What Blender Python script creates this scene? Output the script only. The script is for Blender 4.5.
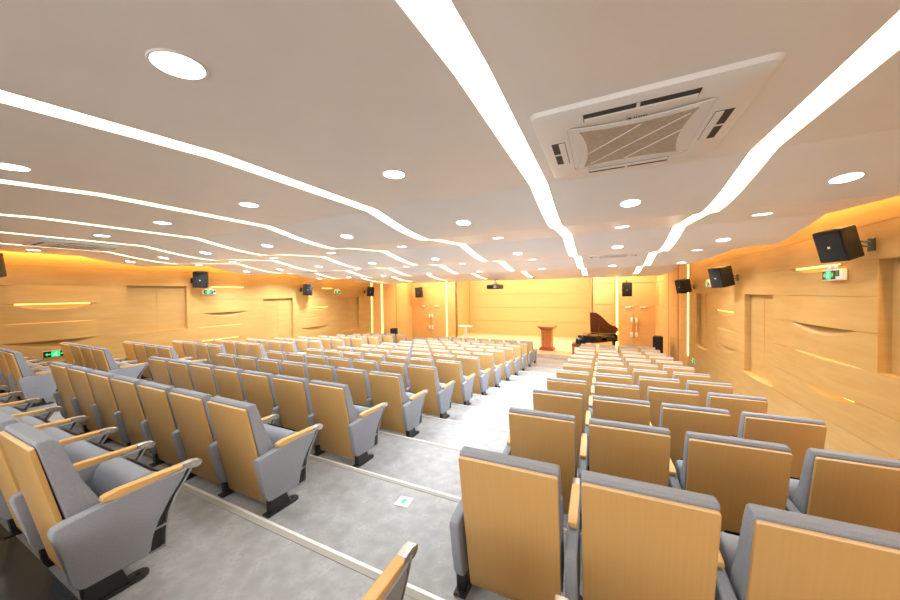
import bpy, bmesh, math, random
from mathutils import Vector, Matrix
random.seed(7)
for o in list(bpy.data.objects): bpy.data.objects.remove(o)
SC = bpy.context.scene
COL = SC.collection
PI = math.pi
# ------------------------------------------------------------------ camera, world, exposure, large lights
# The eye of the photographer is the origin; +Y runs to the stage, +X to the near side wall.
FPX = 317.73
cam_d = bpy.data.cameras.new('camera')
cam = bpy.data.objects.new('camera', cam_d); COL.objects.link(cam)
cam_d.sensor_fit = 'HORIZONTAL'; cam_d.sensor_width = 36; cam_d.lens = FPX/900*36
cam_d.clip_start = 0.02; cam_d.clip_end = 100
_a, _t, _c = math.radians(25.5213), math.radians(-1.1), math.radians(-0.72)
_r = Vector((math.cos(_a), math.sin(_a), 0))
_fw = Vector((-math.sin(_a), math.cos(_a), 0))
_f = _fw*math.cos(_t) + Vector((0, 0, 1))*math.sin(_t)
_u = -_fw*math.sin(_t) + Vector((0, 0, 1))*math.cos(_t)
_R = _r*math.cos(_c) + _u*math.sin(_c)
_U = -_r*math.sin(_c) + _u*math.cos(_c)
cam.matrix_world = Matrix((( _R.x, _U.x, -_f.x, 0), (_R.y, _U.y, -_f.y, 0), (_R.z, _U.z, -_f.z, 0), (0, 0, 0, 1)))
SC.camera = cam
SC.view_settings.view_transform = 'Standard'; SC.view_settings.look = 'None'
SC.view_settings.gamma = 1.0; SC.view_settings.use_curve_mapping = False
SC.view_settings.exposure = 0.5
w = bpy.data.worlds.new('world'); SC.world = w; w.use_nodes = True
w.node_tree.nodes['Background'].inputs[0].default_value = (1, .9, .8, 1)
w.node_tree.nodes['Background'].inputs[1].default_value = 0.05

def area(name, loc, size, size_y, energy, color, direction, spread=180):
    d = bpy.data.lights.new(name, 'AREA'); d.shape = 'RECTANGLE'; d.size = size; d.size_y = size_y
    d.energy = energy; d.color = color; d.spread = math.radians(spread)
    o = bpy.data.objects.new(name, d); COL.objects.link(o)
    o.location = loc
    o.rotation_euler = Vector(direction).to_track_quat('-Z', 'Y').to_euler()
    return o
S_STRIP, S_DOWN, S_SLIT, S_SLOT = 4.2, 6.0, 3.5, 2.8
E_ROW = [12, 18, 38, 70, 110, 140, 170]      # dimmed towards the back of the room
XR, XL = 2.65, -10.8            # the two side walls
CREAM = (1.0, .56, .16)
# orange cove light hidden in the slots between ceiling and side walls
area('cove_light_near', (XR-.06, 5.0, 1.18), .05, 15.5, 170, CREAM, (0, 0, -1)).rotation_euler = (0, 0, 0)
area('cove_light_far', (XL+.06, 5.0, 1.18), .05, 15.5, 260, CREAM, (0, 0, -1)).rotation_euler = (0, 0, 0)
# added soft neutral fill at the unseen rear wall, for chair backs and ceiling
area('rear_fill_light', (-2.2, -2.85, -.1), 8.0, 1.5, 100, (.97, .98, 1.0), (0, 1, .05))
# stage lamps above the ceiling edge
area('stage_light', (-4.1, 16.2, 1.2), 8.5, 1.6, 520, (1.0, .86, .66), (0, .25, -1))
area('stage_wall_light', (-4.1, 18.7, 1.15), 7.0, .3, 50, (1.0, .70, .38), (0, .35, -1))
area('door_light_near', (1.2, 16.0, 1.2), 1.4, .8, 60, (1.0, .70, .38), (0, .4, -1))
area('door_light_far', (-9.6, 16.0, 1.2), 1.8, .8, 85, (1.0, .70, .38), (0, .4, -1))

# ------------------------------------------------------------------ materials
def mat(name, color, rough=.5, metal=0, emit=None, strength=0, spec=.5, coat=0):
    m = bpy.data.materials.new(name); m.use_nodes = True
    b = m.node_tree.nodes['Principled BSDF']
    b.inputs['Base Color'].default_value = (*color, 1)
    b.inputs['Roughness'].default_value = rough
    b.inputs['Metallic'].default_value = metal
    b.inputs['Specular IOR Level'].default_value = spec
    b.inputs['Coat Weight'].default_value = coat
    if emit:
        b.inputs['Emission Color'].default_value = (*emit, 1)
        b.inputs['Emission Strength'].default_value = strength
    return m
def noise_mat(name, c1, c2, scale, rough=.5, spec=.5, detail=4, bump=0, metal=0, lo=.35, hi=.65, c3=None, scale3=None, dist=0):
    """two colours mixed by a stretched object-space noise"""
    m = mat(name, c1, rough, metal, spec=spec); nt = m.node_tree; b = nt.nodes['Principled BSDF']
    tc = nt.nodes.new('ShaderNodeTexCoord'); mp = nt.nodes.new('ShaderNodeMapping')
    mp.inputs['Scale'].default_value = scale
    n = nt.nodes.new('ShaderNodeTexNoise'); n.inputs['Scale'].default_value = 1; n.inputs['Detail'].default_value = detail
    n.inputs['Distortion'].default_value = dist
    r = nt.nodes.new('ShaderNodeValToRGB')
    r.color_ramp.elements[0].position = lo; r.color_ramp.elements[1].position = hi
    r.color_ramp.elements[0].color = (*c1, 1); r.color_ramp.elements[1].color = (*c2, 1)
    L = nt.links.new
    L(tc.outputs['Object'], mp.inputs[0]); L(mp.outputs[0], n.inputs['Vector']); L(n.outputs['Fac'], r.inputs[0])
    out = r.outputs[0]
    if c3:
        mp2 = nt.nodes.new('ShaderNodeMapping'); mp2.inputs['Scale'].default_value = scale3
        n2 = nt.nodes.new('ShaderNodeTexNoise'); n2.inputs['Scale'].default_value = 1; n2.inputs['Detail'].default_value = 3
        r2 = nt.nodes.new('ShaderNodeValToRGB'); r2.color_ramp.elements[0].position = .42; r2.color_ramp.elements[1].position = .72
        mx = nt.nodes.new('ShaderNodeMix'); mx.data_type = 'RGBA'
        L(tc.outputs['Object'], mp2.inputs[0]); L(mp2.outputs[0], n2.inputs['Vector']); L(n2.outputs['Fac'], r2.inputs[0])
        L(r2.outputs[0], mx.inputs[0]); L(out, mx.inputs[6]); mx.inputs[7].default_value = (*c3, 1)
        out = mx.outputs[2]
    L(out, b.inputs['Base Color'])
    if bump:
        bp = nt.nodes.new('ShaderNodeBump'); bp.inputs['Strength'].default_value = bump; bp.inputs['Distance'].default_value = .004
        L(n.outputs['Fac'], bp.inputs['Height']); L(bp.outputs[0], b.inputs['Normal'])
    return m
M = {}
M['wall'] = noise_mat('maple wall veneer', (.51, .30, .094), (.535, .32, .105), (2, .8, 28), .42, .3, 4, c3=(.56, .35, .13), scale3=(3, 1.6, 9))
M['stage'] = noise_mat('stage wood panelling', (.66, .385, .15), (.69, .41, .17), (1.2, 2, 30), .42, .35, 5)
M['ceil'] = noise_mat('painted ceiling board', (.80, .775, .735), (.82, .795, .755), (3, 3, 3), .36, .4)
M['roof'] = mat('slab over the ceiling', (.55, .5, .42), .9)
M['vinyl'] = noise_mat('mottled grey vinyl floor', (.285, .30, .325), (.40, .418, .445), (10, 10, 10), .36, .45, 12, c3=(.30, .305, .32), scale3=(40, 40, 40))
M['vinyl_shade'] = noise_mat('vinyl floor in painted shade', (.030, .032, .034), (.05, .05, .052), (5, 5, 5), .5, .3, 8)  # floor colour darkened to carry the shade around the rear row
M['nosing'] = mat('aluminium stair nosing', (.80, .80, .80), .35, .35)
M['nosing_grip'] = mat('grey grip strip', (.36, .35, .33), .6)
M['stagefloor'] = noise_mat('oak stage floor', (.72, .55, .35), (.77, .60, .40), (9, 1.5, 1), .35, .45)
M['beech'] = noise_mat('beech chair back', (.62, .37, .13), (.64, .385, .14), (90, 4, 2), .38, .4, 3)
M['beech_arm'] = noise_mat('beech armrest', (.72, .43, .15), (.78, .49, .19), (160, 5, 5), .32, .5, 4)
M['beech_edge'] = mat('pale beech edge', (.80, .57, .32), .4)
M['fabric'] = noise_mat('grey woven fabric', (.30, .325, .385), (.34, .365, .425), (260, 260, 120), .95, .2, 2, bump=.15)
M['metal'] = mat('brushed arm metal', (.62, .60, .58), .28, .9)
M['frame'] = mat('grey painted steel', (.40, .41, .42), .4, .6)
M['black'] = mat('black plastic', (.012, .012, .013), .45)
M['steel_black'] = mat('black painted steel', (.016, .017, .020), .35)
M['spk'] = noise_mat('black loudspeaker paint', (.013, .013, .015), (.02, .02, .022), (90, 90, 90), .55, .4)
M['grille'] = noise_mat('loudspeaker grille', (.010, .010, .011), (.026, .026, .028), (150, 150, 150), .6, .3)
M['white'] = mat('white plastic', (.80, .79, .76), .4)
M['lens'] = mat('clear lamp lens', (.85, .87, .9), .12, .3)
M['ac'] = mat('white air conditioner plastic', (.80, .78, .75), .4)
M['acgrille'] = noise_mat('air intake mesh', (.40, .33, .25), (.55, .47, .38), (60, 160, 60), .6, .3)
M['dark'] = mat('dark opening', (.02, .017, .015), .6)
M['strip'] = mat('luminous ceiling strip', (.9, .85, .7), .5, emit=(1.0, .87, .58), strength=S_STRIP)
M['down'] = mat('downlight diffuser', (.9, .9, .9), .5, emit=(.94, .97, 1.0), strength=S_DOWN)
M['slit'] = mat('warm light slit', (.9, .7, .3), .5, emit=(1.0, .72, .18), strength=S_SLIT)
M['slot'] = mat('warm light strip', (.9, .7, .3), .5, emit=(1.0, .60, .14), strength=S_SLOT)
M['green'] = mat('lit green sign', (.02, .5, .2), .4, emit=(.015, .80, .17), strength=.75)
M['greendim'] = mat('dark green sign glass', (.008, .10, .04), .25, emit=(.01, .25, .08), strength=.15)
M['greenhi'] = mat('bright green symbol', (.3, .9, .6), .4, emit=(.25, 1.0, .45), strength=1.0)
M['signblack'] = mat('black sign face', (.012, .016, .014), .25)
M['lectern'] = noise_mat('cherry lectern wood', (.62, .20, .055), (.72, .27, .08), (25, 25, 3), .35, .5)
M['lecternred'] = noise_mat('red brown lectern wood', (.45, .11, .04), (.54, .15, .06), (3, 25, 25), .35, .5)
M['piano'] = mat('black piano lacquer', (.010, .009, .009), .08, coat=.6)
M['lid'] = noise_mat('glossy black lid with painted brown reflection', (.22, .08, .04), (.28, .10, .05), (5, 25, 25), .15, .6)  # brown tone paints the piano's inside reflected in the lid
M['soundboard'] = noise_mat('spruce soundboard', (.62, .30, .12), (.70, .36, .15), (3, 30, 3), .3, .5)
M['gold'] = mat('gold iron plate', (.70, .45, .16), .3, .8)
M['ivory'] = mat('white piano keys', (.85, .83, .78), .3)
M['bench'] = mat('dark red bench leather', (.22, .075, .05), .4)
M['chrome'] = mat('polished steel', (.75, .73, .70), .18, 1)
M['glass'] = mat('dark glass', (.010, .012, .014), .12); M['glass'].node_tree.nodes['Principled BSDF'].inputs['Specular IOR Level'].default_value = .12
M['guide'] = mat('white floor guide plate', (.78, .78, .76), .4, emit=(.9, 1, .95), strength=.25)
M['projector'] = noise_mat('grey brown projector shell', (.18, .13, .10), (.22, .16, .12), (9, 9, 9), .5)

# ------------------------------------------------------------------ helpers
def sharp(bm, ang):
    for f in bm.faces: f.smooth = True
    for e in bm.edges:
        if len(e.link_faces) == 2: e.smooth = e.calc_face_angle(0) < ang
def mesh_of(name, bm, m, ang=.55, weld=True):
    if weld: bmesh.ops.remove_doubles(bm, verts=bm.verts, dist=1e-5)
    bmesh.ops.recalc_face_normals(bm, faces=bm.faces)
    sharp(bm, ang)
    me = bpy.data.meshes.new(name); bm.to_mesh(me); bm.free()
    for x in (m if isinstance(m, (list, tuple)) else [m]): me.materials.append(x)
    return me
def obj(name, data, parent=None, loc=None):
    o = bpy.data.objects.new(name, data); COL.objects.link(o)
    if parent: o.parent = parent
    if loc: o.location = loc
    return o
def build(name, bm, m, parent=None, loc=None, ang=.55): return obj(name, mesh_of(name, bm, m, ang), parent, loc)
def thing(name, label, cat, loc=(0, 0, 0), rotz=0, group=None):
    o = bpy.data.objects.new(name, None); COL.objects.link(o); o.empty_display_size = .1
    o.location = loc; o.rotation_euler = (0, 0, rotz); o['label'] = label; o['category'] = cat
    if group: o['group'] = group
    return o
def tag(o, label, cat, group=None):
    o['label'] = label; o['category'] = cat
    if group: o['group'] = group
    return o
def struct(o, label=None):
    o['kind'] = 'structure'
    if label: o['label'] = label
    return o
def dup(root, loc, rotz=None, label=None, group=None):
    r = root.copy(); COL.objects.link(r); r.location = loc
    if rotz is not None: r.rotation_euler = (0, 0, rotz)
    if label: r['label'] = label
    if group: r['group'] = group
    for ch in root.children:
        c = ch.copy(); COL.objects.link(c); c.parent = r
        for g in ch.children:
            d = g.copy(); COL.objects.link(d); d.parent = c
    return r
def box(bm, x0, x1, y0, y1, z0, z1, bev=0, seg=2, mi=0, mtx=None):
    vs = [bm.verts.new(p) for p in ((x0,y0,z0),(x1,y0,z0),(x1,y1,z0),(x0,y1,z0),(x0,y0,z1),(x1,y0,z1),(x1,y1,z1),(x0,y1,z1))]
    fs = [bm.faces.new([vs[i] for i in q]) for q in ((0,3,2,1),(4,5,6,7),(0,1,5,4),(1,2,6,5),(2,3,7,6),(3,0,4,7))]
    for f in fs: f.material_index = mi
    if bev:
        r = bmesh.ops.bevel(bm, geom=list({e for f in fs for e in f.edges}), offset=bev, segments=seg, affect='EDGES', profile=.5)
        for f in r['faces']: f.material_index = mi
        vs = list({v for f in fs if f.is_valid for v in f.verts} | {v for v in r['verts']})
    if mtx is not None: bmesh.ops.transform(bm, matrix=mtx, verts=[v for v in vs if v.is_valid])
    return bm
def prism(bm, pts, a0, a1, axis='x', bev=0, seg=3, mi=0):
    """extrude a closed 2-D outline; axis x: outline in (y,z); y: (x,z); z: (x,y)"""
    def P(p, a):
        return (a, p[0], p[1]) if axis == 'x' else (p[0], a, p[1]) if axis == 'y' else (p[0], p[1], a)
    A = [bm.verts.new(P(p, a0)) for p in pts]; B = [bm.verts.new(P(p, a1)) for p in pts]
    fs = [bm.faces.new(A), bm.faces.new(B[::-1])]
    rim = [e for f in fs for e in f.edges]
    n = len(pts)
    for i in range(n): fs.append(bm.faces.new((A[i], B[i], B[(i+1) % n], A[(i+1) % n])))
    for f in fs: f.material_index = mi
    if bev:
        r = bmesh.ops.bevel(bm, geom=rim, offset=bev, segments=seg, affect='EDGES', profile=.5)
        for f in r['faces']: f.material_index = mi
    return bm
def tube(bm, p0, p1, r, n=12, r1=None, mi=0):
    p0, p1 = Vector(p0), Vector(p1); d = p1-p0
    q = d.to_track_quat('Z', 'Y').to_matrix().to_4x4(); q.translation = p0
    r1 = r if r1 is None else r1
    A = [bm.verts.new(q @ Vector((r*math.cos(2*PI*i/n), r*math.sin(2*PI*i/n), 0))) for i in range(n)]
    B = [bm.verts.new(q @ Vector((r1*math.cos(2*PI*i/n), r1*math.sin(2*PI*i/n), d.length))) for i in range(n)]
    fs = [bm.faces.new(A[::-1]), bm.faces.new(B)]
    for i in range(n): fs.append(bm.faces.new((A[i], A[(i+1) % n], B[(i+1) % n], B[i])))
    for f in fs: f.material_index = mi
    return bm
def lathe(bm, prof, n=28, c=(0, 0, 0), mi=0):
    rings = []
    for r, z in prof:
        rings.append([bm.verts.new((c[0]+max(r, 1e-4)*math.cos(2*PI*i/n), c[1]+max(r, 1e-4)*math.sin(2*PI*i/n), c[2]+z)) for i in range(n)])
    for a, b in zip(rings, rings[1:]):
        for i in range(n): bm.faces.new((a[i], a[(i+1) % n], b[(i+1) % n], b[i])).material_index = mi
    return bm
def rrect(x0, x1, z0, z1, r, n=4, corners=(1, 1, 1, 1)):
    pts = []
    for (cx, cz, a, k) in ((x1-r, z1-r, 0, corners[0]), (x0+r, z1-r, PI/2, corners[1]), (x0+r, z0+r, PI, corners[2]), (x1-r, z0+r, 1.5*PI, corners[3])):
        if k: pts += [(cx+r*math.cos(a+PI/2*i/n), cz+r*math.sin(a+PI/2*i/n)) for i in range(n+1)]
        else: pts.append((cx+r*(1 if math.cos(a+PI/4) > 0 else -1), cz+r*(1 if math.sin(a+PI/4) > 0 else -1)))
    return pts
def NB(): return bmesh.new()

# ------------------------------------------------------------------ tiers, floor
XA, PITCH, DROW, Y1R = -4.3292, .58, .9617, 1.429
def row_y(r): return Y1R + DROW*(r-1)
def row_top(r): n = r-1; return -.015*(r == 1) + -.7978 - .1263*n + .003*n*n
CH = .86
def tier_z(r): return row_top(r) - CH
NOS = -.045
FRONT_Z = tier_z(12) - .05
edges = [row_y(r+1)+NOS for r in range(-1, 12)]          # far edge of tier r = edges[r+1]
bm = NB()
tiers = list(range(-1, 13))
def tier_span(r):
    y0 = -3.0 if r == -1 else row_y(r)+NOS
    y1 = row_y(r+1)+NOS if r < 12 else row_y(12)+.95
    return y0, y1
zb = FRONT_Z-.25
prof = [(-3.0, zb)]
for r in tiers:
    y0, y1 = tier_span(r); z = tier_z(r)
    prof += [(y0, z), (y1, z)]
prof += [(prof[-1][0], FRONT_Z), (17.6, FRONT_Z), (17.6, zb)]
prism(bm, prof, XL-.05, XR+.05, 'x')
floor = struct(build('floor', bm, M['vinyl'], ang=.3), 'mottled grey vinyl floor falling in shallow steps to the stage')
k = 1
for r in tiers:
    y1 = tier_span(r)[1]; z = tier_z(r)
    bm = NB()
    xa = XL+.02 if r > -1 else -1.2
    box(bm, xa, XR-.02, y1-.018, y1+.004, z-.02, z+.004, .002, 1)
    box(bm, xa, XR-.02, y1-.055, y1-.018, z-.003, z+.003, mi=1)
    struct(build('trim_%d' % k, bm, [M['nosing'], M['nosing_grip']]), 'pale metal step nosing'); k += 1

# ------------------------------------------------------------------ ceiling: wavy boards with luminous strips between
KP = [(-3.0, .66, 0), (0, .845, 0), (1.28, .95, 0), (2.9, .955, 0), (4.1, .80, 1), (4.4, .848, 0), (5.5, .915, 0), (6.85, .722, 1), (7.2, .772, 0),
      (8.1, .815, 0), (9.4, .638, 1), (9.75, .684, 0), (10.6, .72, 0), (11.9, .585, 1), (12.3, .565, 0), (13.0, .56, 0)]
def ceil_pts():
    out = [KP[0][:2]]
    for (y0, z0, _), (y1, z1, cv) in zip(KP, KP[1:]):
        n = 12 if cv else max(1, int((y1-y0)/.5))
        for i in range(1, n+1):
            t = i/n
            out.append((y0+(y1-y0)*t, z0+(z1-z0)*(math.sin(PI/2*t) if cv else t)))
    return out
CP = ceil_pts()
def ceil_z(y):
    for (y0, z0), (y1, z1) in zip(CP, CP[1:]):
        if y0 <= y <= y1: return z0+(z1-z0)*(y-y0)/(y1-y0)
    return CP[-1][1]
STX = [-9.2, -7.65, -5.95, -4.15, -2.35, -.5, 1.0]
HW = .075
XE0, XE1 = -10.62, 2.47
def edge_in(y):                      # the board edge draws in from the wall near the stage
    t = min(1, max(0, (y-7.6)/1.8)); return .58*t*t*(3-2*t)
def xs_at(x, y):
    if x == XE1: return x-edge_in(y)
    if x == XE0: return x+edge_in(y)
    return x
bounds = [XE0] + [b for s in STX for b in (s-HW, s+HW)] + [XE1]
bm = NB()
TH = .07
for i in range(0, len(bounds), 2):
    x0, x1 = bounds[i], bounds[i+1]
    rows = []
    for y, z in CP:
        a, b = xs_at(x0, y), xs_at(x1, y)
        nx = 2
        rows.append(([bm.verts.new((a, y, z)), bm.verts.new((b, y, z))], [bm.verts.new((a, y, z+TH)), bm.verts.new((b, y, z+TH))]))
    for (l0, u0), (l1, u1) in zip(rows, rows[1:]):
        bm.faces.new((l0[0], l1[0], l1[1], l0[1])); bm.faces.new((u0[0], u0[1], u1[1], u1[0]))
        bm.faces.new((l0[0], u0[0], u1[0], l1[0])); bm.faces.new((l0[1], l1[1], u1[1], u0[1]))
    for l, u in (rows[0], rows[-1]): bm.faces.new((l[0], l[1], u[1], u[0]))
# the last board ends in a bulkhead over the stage front
box(bm, XE0+.58, XE1-.58, 12.9, 13.06, .545, .75, .02, 3)
struct(build('ceiling', bm, M['ceil'], ang=.09), 'wavy beige ceiling boards stepping down towards the stage')
bm = NB(); box(bm, XL-.3, XR+.3, -3.1, 20, 1.3, 1.4)
struct(build('ceiling_slab', bm, M['roof']))
def place_words(v, seq): return seq[v]
strip_words = ['first luminous ceiling strip from the far side wall', 'second luminous ceiling strip from the far side wall',
               'third luminous ceiling strip from the far side wall', 'luminous wavy strip along the middle of the ceiling',
               'luminous ceiling strip above the seats next to the stepped aisle', 'wide bright luminous strip above the stepped aisle, beside the large air conditioner',
               'luminous ceiling strip closest to the near side wall, past the large air conditioner']
for s, lab in zip(STX, strip_words):
    bm = NB(); pr = None
    for y, z in CP:
        if y > 12.4: break
        c = [bm.verts.new((s-HW+.002, y, z+.035)), bm.verts.new((s+HW-.002, y, z+.035)), bm.verts.new((s+HW-.002, y, z+.05)), bm.verts.new((s-HW+.002, y, z+.05))]
        if pr:
            for i in range(4): bm.faces.new((pr[i], c[i], c[(i+1) % 4], pr[(i+1) % 4]))
        else: bm.faces.new(c)
        pr = c
    bm.faces.new(pr[::-1])
    tag(build('light_strip', bm, M['strip'], ang=.2), lab, 'light strip', 'luminous strips in the ceiling')

# ------------------------------------------------------------------ side walls: veneer with niches, bulging ledges and lens-shaped slots
NICHES = [(3.72, 5.0, -.90, .31), (7.3, 8.5, -1.66, -.085), (11.0, 12.2, -1.65, -.085)]
LENS = [  # y0, y1, z of upper lip, scoop height, depth, ledge top (or None), lit, which side ('' both)
    (5.30, 6.75, -.49, .12, .08, None, 0), (5.20, 6.60, -1.31, .10, .07, -.90, 1),
    (9.0, 10.4, -.48, .13, .08, None, 1), (8.85, 10.25, -1.30, .13, .08, -.92, 0),
    (5.5, 6.78, .315, .09, .08, None, 1), (9.85, 10.6, .325, .09, .08, None, 1),
    (1.85, 3.25, -.095, .14, .10, None, 1), (1.85, 3.2, -.90, .14, .10, -.50, 0), (.6, 2.0, .295, .09, .08, None, 0)]
LEDGE = [(7.2, 8.6, -1.66, -2.05, .045), (10.9, 12.3, -1.66, -2.05, .04)]
SEAMS = [.70, .315, -.09, -.49, -.905, -1.31, -1.70]
def lens_s(y, a, b): return math.sin(PI*(y-a)/(b-a)) if a < y < b else 0
def wall_off(y, z):
    for (a, b, c, d) in NICHES:
        if a < y < b and c < z < d: return -.10
    o = 0
    for (a, b, zl, h, d, zt, lit) in LENS:
        s = lens_s(y, a, b)
        if s <= 0: continue
        if z < zl:
            t = (zl-z)/(h*s+1e-6)
            if t < 1: o = min(o, -d*s*(1-t)**.7)
        elif zt is not None and z < zt: o = max(o, .05*s*min(1, (zt-z)/.014))
        elif zt is None and z < zl+.38: o = max(o, .03*s*(1-(z-zl)/.38))
    for (a, b, zt, zl, d) in LEDGE:
        s = lens_s(y, a, b)
        if s > 0 and zl < z < zt: o = max(o, d*s*min(1, (zt-z)/.02)*(z-zl)/(zt-zl))
    if o == 0:
        for s in SEAMS:
            if abs(z-s) < .0035: return -.006
    return o
ys, zs = set(), set()
y = -3.0
while y < 13.1: ys.add(round(y, 4)); y += .07
ys.add(13.1)
z = -3.0
while z < 1.3: zs.add(round(z, 4)); z += .06
zs.add(1.3)
for (a, b, c, d) in NICHES:
    for v in (a, b): ys |= {round(v-.001, 4), round(v+.001, 4)}
    for v in (c, d): zs |= {round(v-.001, 4), round(v+.001, 4)}
for (a, b, zl, h, d, zt, lit) in LENS:
    zs |= {round(zl-.001, 4), round(zl+.001, 4)}
    for i in range(1, 7): zs.add(round(zl-h*i/6, 4))
    if zt is not None: zs |= {round(zt+.001, 4), round(zt-.014, 4), round(zt-.05, 4)}
    for i in range(0, 19): ys.add(round(a+(b-a)*i/18, 4))
for (a, b, zt, zl, d) in LEDGE: zs |= {round(zt-.02, 4), round(zl, 4)}
for s in SEAMS: zs |= {round(s-.004, 4), round(s-.003, 4), round(s+.003, 4), round(s+.004, 4)}
ys, zs = sorted(ys), sorted(zs)
def thin(v):
    o = [v[0]]
    for x in v[1:]:
        if x-o[-1] > 5e-4: o.append(x)
    return o
ys, zs = thin(ys), thin(zs)
def side_wall(name, xw, sgn, lab):
    bm = NB(); G = []
    for y in ys: G.append([bm.verts.new((xw-sgn*wall_off(y, z), y, z)) for z in zs])
    for i in range(len(ys)-1):
        for j in range(len(zs)-1): bm.faces.new((G[i][j], G[i+1][j], G[i+1][j+1], G[i][j+1]))
    # outer skin so the wall has thickness
    box(bm, xw+sgn*.13, xw+sgn*.2, -3.1, 13.1, -3.0, 1.3)
    box(bm, xw+sgn*.0, xw+sgn*.2, 13.09, 13.12, -3.0, 1.3)
    return struct(build(name, bm, M['wall'], ang=.35), lab)
side_wall('wall_right', XR, 1, 'maple veneer side wall with niches and slots')
side_wall('wall_left', XL, -1, 'maple veneer far side wall with niches and lit slots')
# fine vertical seam inside each niche
for xw, sgn in ((XR, 1), (XL, -1)):
    for (a, b, c, d) in NICHES:
        bm = NB(); ym = (a+b)/2
        box(bm, xw+sgn*.094, xw+sgn*.1005, ym-.003, ym+.003, c+.002, d-.002)
        struct(build('trim_%d' % k, bm, M['lecternred'] if 0 else M['beech'])); k += 1
lit_words = {-1.31: 'low slot below the nearest bulging ledge', -.48: 'slot between the two farther niches', .315: 'slot above the twin-head exit lamp',
             .325: 'short high slot near the stage', -.095: 'wide slot nearest the back of the room'}
for xw, sgn, wn in ((XR, 1, 'near side wall'), (XL, -1, 'far side wall')):
    for (a, b, zl, h, d, zt, lit) in LENS:
        if not lit or (sgn == 1 and b < 4): continue
        bm = NB()
        m = (b-a)*.12
        box(bm, min(xw+sgn*.015, xw+sgn*.04), max(xw+sgn*.015, xw+sgn*.04), a+m, b-m, zl-.022, zl-.002)
        tag(build('light_strip', bm, M['slot']), 'warm light in the %s, %s' % (lit_words[zl], wn), 'light strip', 'warm lights in the wall slots')

# back of the room
bm = NB(); box(bm, XL-.2, XR+.2, -3.2, -3.0, -3, 1.3)
struct(build('wall_back', bm, M['wall']))

# ------------------------------------------------------------------ stage: platform, recessed back wall, door walls, splayed side panels
SZ = -2.57
bm = NB()
prism(bm, [(-8.3, 13.75), (-1.6, 13.75), (.9, 13.45), (.9, 17.25), (-.45, 17.25), (-.45, 19.35), (-7.8, 19.35), (-7.8, 17.25), (-8.3, 17.25)], FRONT_Z-.1, SZ, 'z', .012, 2)
struct(build('floor_stage', bm, M['stagefloor']), 'pale oak stage platform')
def panel_wall(bm, x0, x1, y, z0, z1, seams, t=.05, flip=1):
    zz = [z0]+seams+[z1]
    for a, b in zip(zz, zz[1:]): box(bm, x0+.003, x1-.003, y, y+t, a+.009, b-.009, .003, 1)
    box(bm, x0, x1, y+.035, y+t+.02, z0, z1)
bm = NB()
panel_wall(bm, -7.8, -.45, 19.3, SZ-.1, 1.3, [-1.72, -.88, -.05, .62])
panel_wall(bm, -8.36, -7.8, 17.2, FRONT_Z-.1, 1.3, [-1.72, -.62, .4])
panel_wall(bm, -.45, .56, 17.2, FRONT_Z-.1, 1.3, [-1.72, -.62, .4])
box(bm, -7.86, -7.8, 17.2, 19.35, SZ-.1, 1.3); box(bm, -.45, -.39, 17.2, 19.35, SZ-.1, 1.3)
struct(build('wall_stage', bm, M['stage']), 'honey wood panelled wall behind the stage')
bm = NB()
DZ = -.70     # door head
# wall above and beside the doors
panel_wall(bm, -11.0, -8.58, 17.2, DZ, 1.3, [.4]); panel_wall(bm, -11.0, -10.42, 17.2, FRONT_Z-.1, DZ, [-1.6])
panel_wall(bm, .76, 2.3, 17.2, DZ, 1.3, [.4]); panel_wall(bm, 1.98, 2.3, 17.2, FRONT_Z-.1, DZ, [-1.6])
struct(build('wall_doors', bm, M['stage']), 'wood panelled walls around the two double doors')
# dark corner beads at the ends of the recess
for x in (-7.8, -.45):
    bm = NB(); box(bm, x-.02, x+.02, 17.185 if x > -1 else 19.27, 17.2 if x > -1 else 19.3, SZ, 1.3)
    struct(build('trim_%d' % k, bm, M['lectern'])); k += 1
def double_door(n, x0, x1, lab):
    bm = NB(); xm = (x0+x1)/2
    for a, b in ((x0, xm), (xm, x1)):
        box(bm, a+.004, b-.004, 17.21, 17.255, FRONT_Z+.005, -1.6, .003, 1); box(bm, a+.004, b-.004, 17.21, 17.255, -1.594, DZ-.004, .003, 1)
    d = struct(build('door_%d' % n, bm, M['stage']), lab)
    for s in (-1, 1):
        bm = NB(); hx = xm+s*.10
        tube(bm, (hx, 17.15, -2.09), (hx, 17.15, -1.26), .026, 10, mi=0)
        box(bm, hx-.045, hx+.045, 17.12, 17.17, -1.44, -1.22, .008, 2, mi=1); box(bm, hx-.045, hx+.045, 17.12, 17.17, -2.13, -1.91, .008, 2, mi=1)
        for zz in (-1.34, -2.01): tube(bm, (hx, 17.15, zz), (hx, 17.21, zz), .012, 8, mi=1)
        h = build('door_handle', bm, [M['beech'], M['white']], d); h['label'] = 'long pull handle with polished ends'
        bm = NB()
        cx = (x0 if s < 0 else xm)+.25
        box(bm, cx, cx+.22, 17.13, 17.21, DZ-.07, DZ-.01, .006, 1); tube(bm, (cx+.11, 17.15, DZ-.005), (cx+.32, 17.16, DZ+.02), .009, 8)
        c = build('door_closer', bm, M['white'], d); c['label'] = 'small pale door closer'
double_door(1, -10.42, -8.58, 'wood double door beside the far end of the stage')
double_door(2, .76, 1.98, 'wood double door behind the piano')
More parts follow.
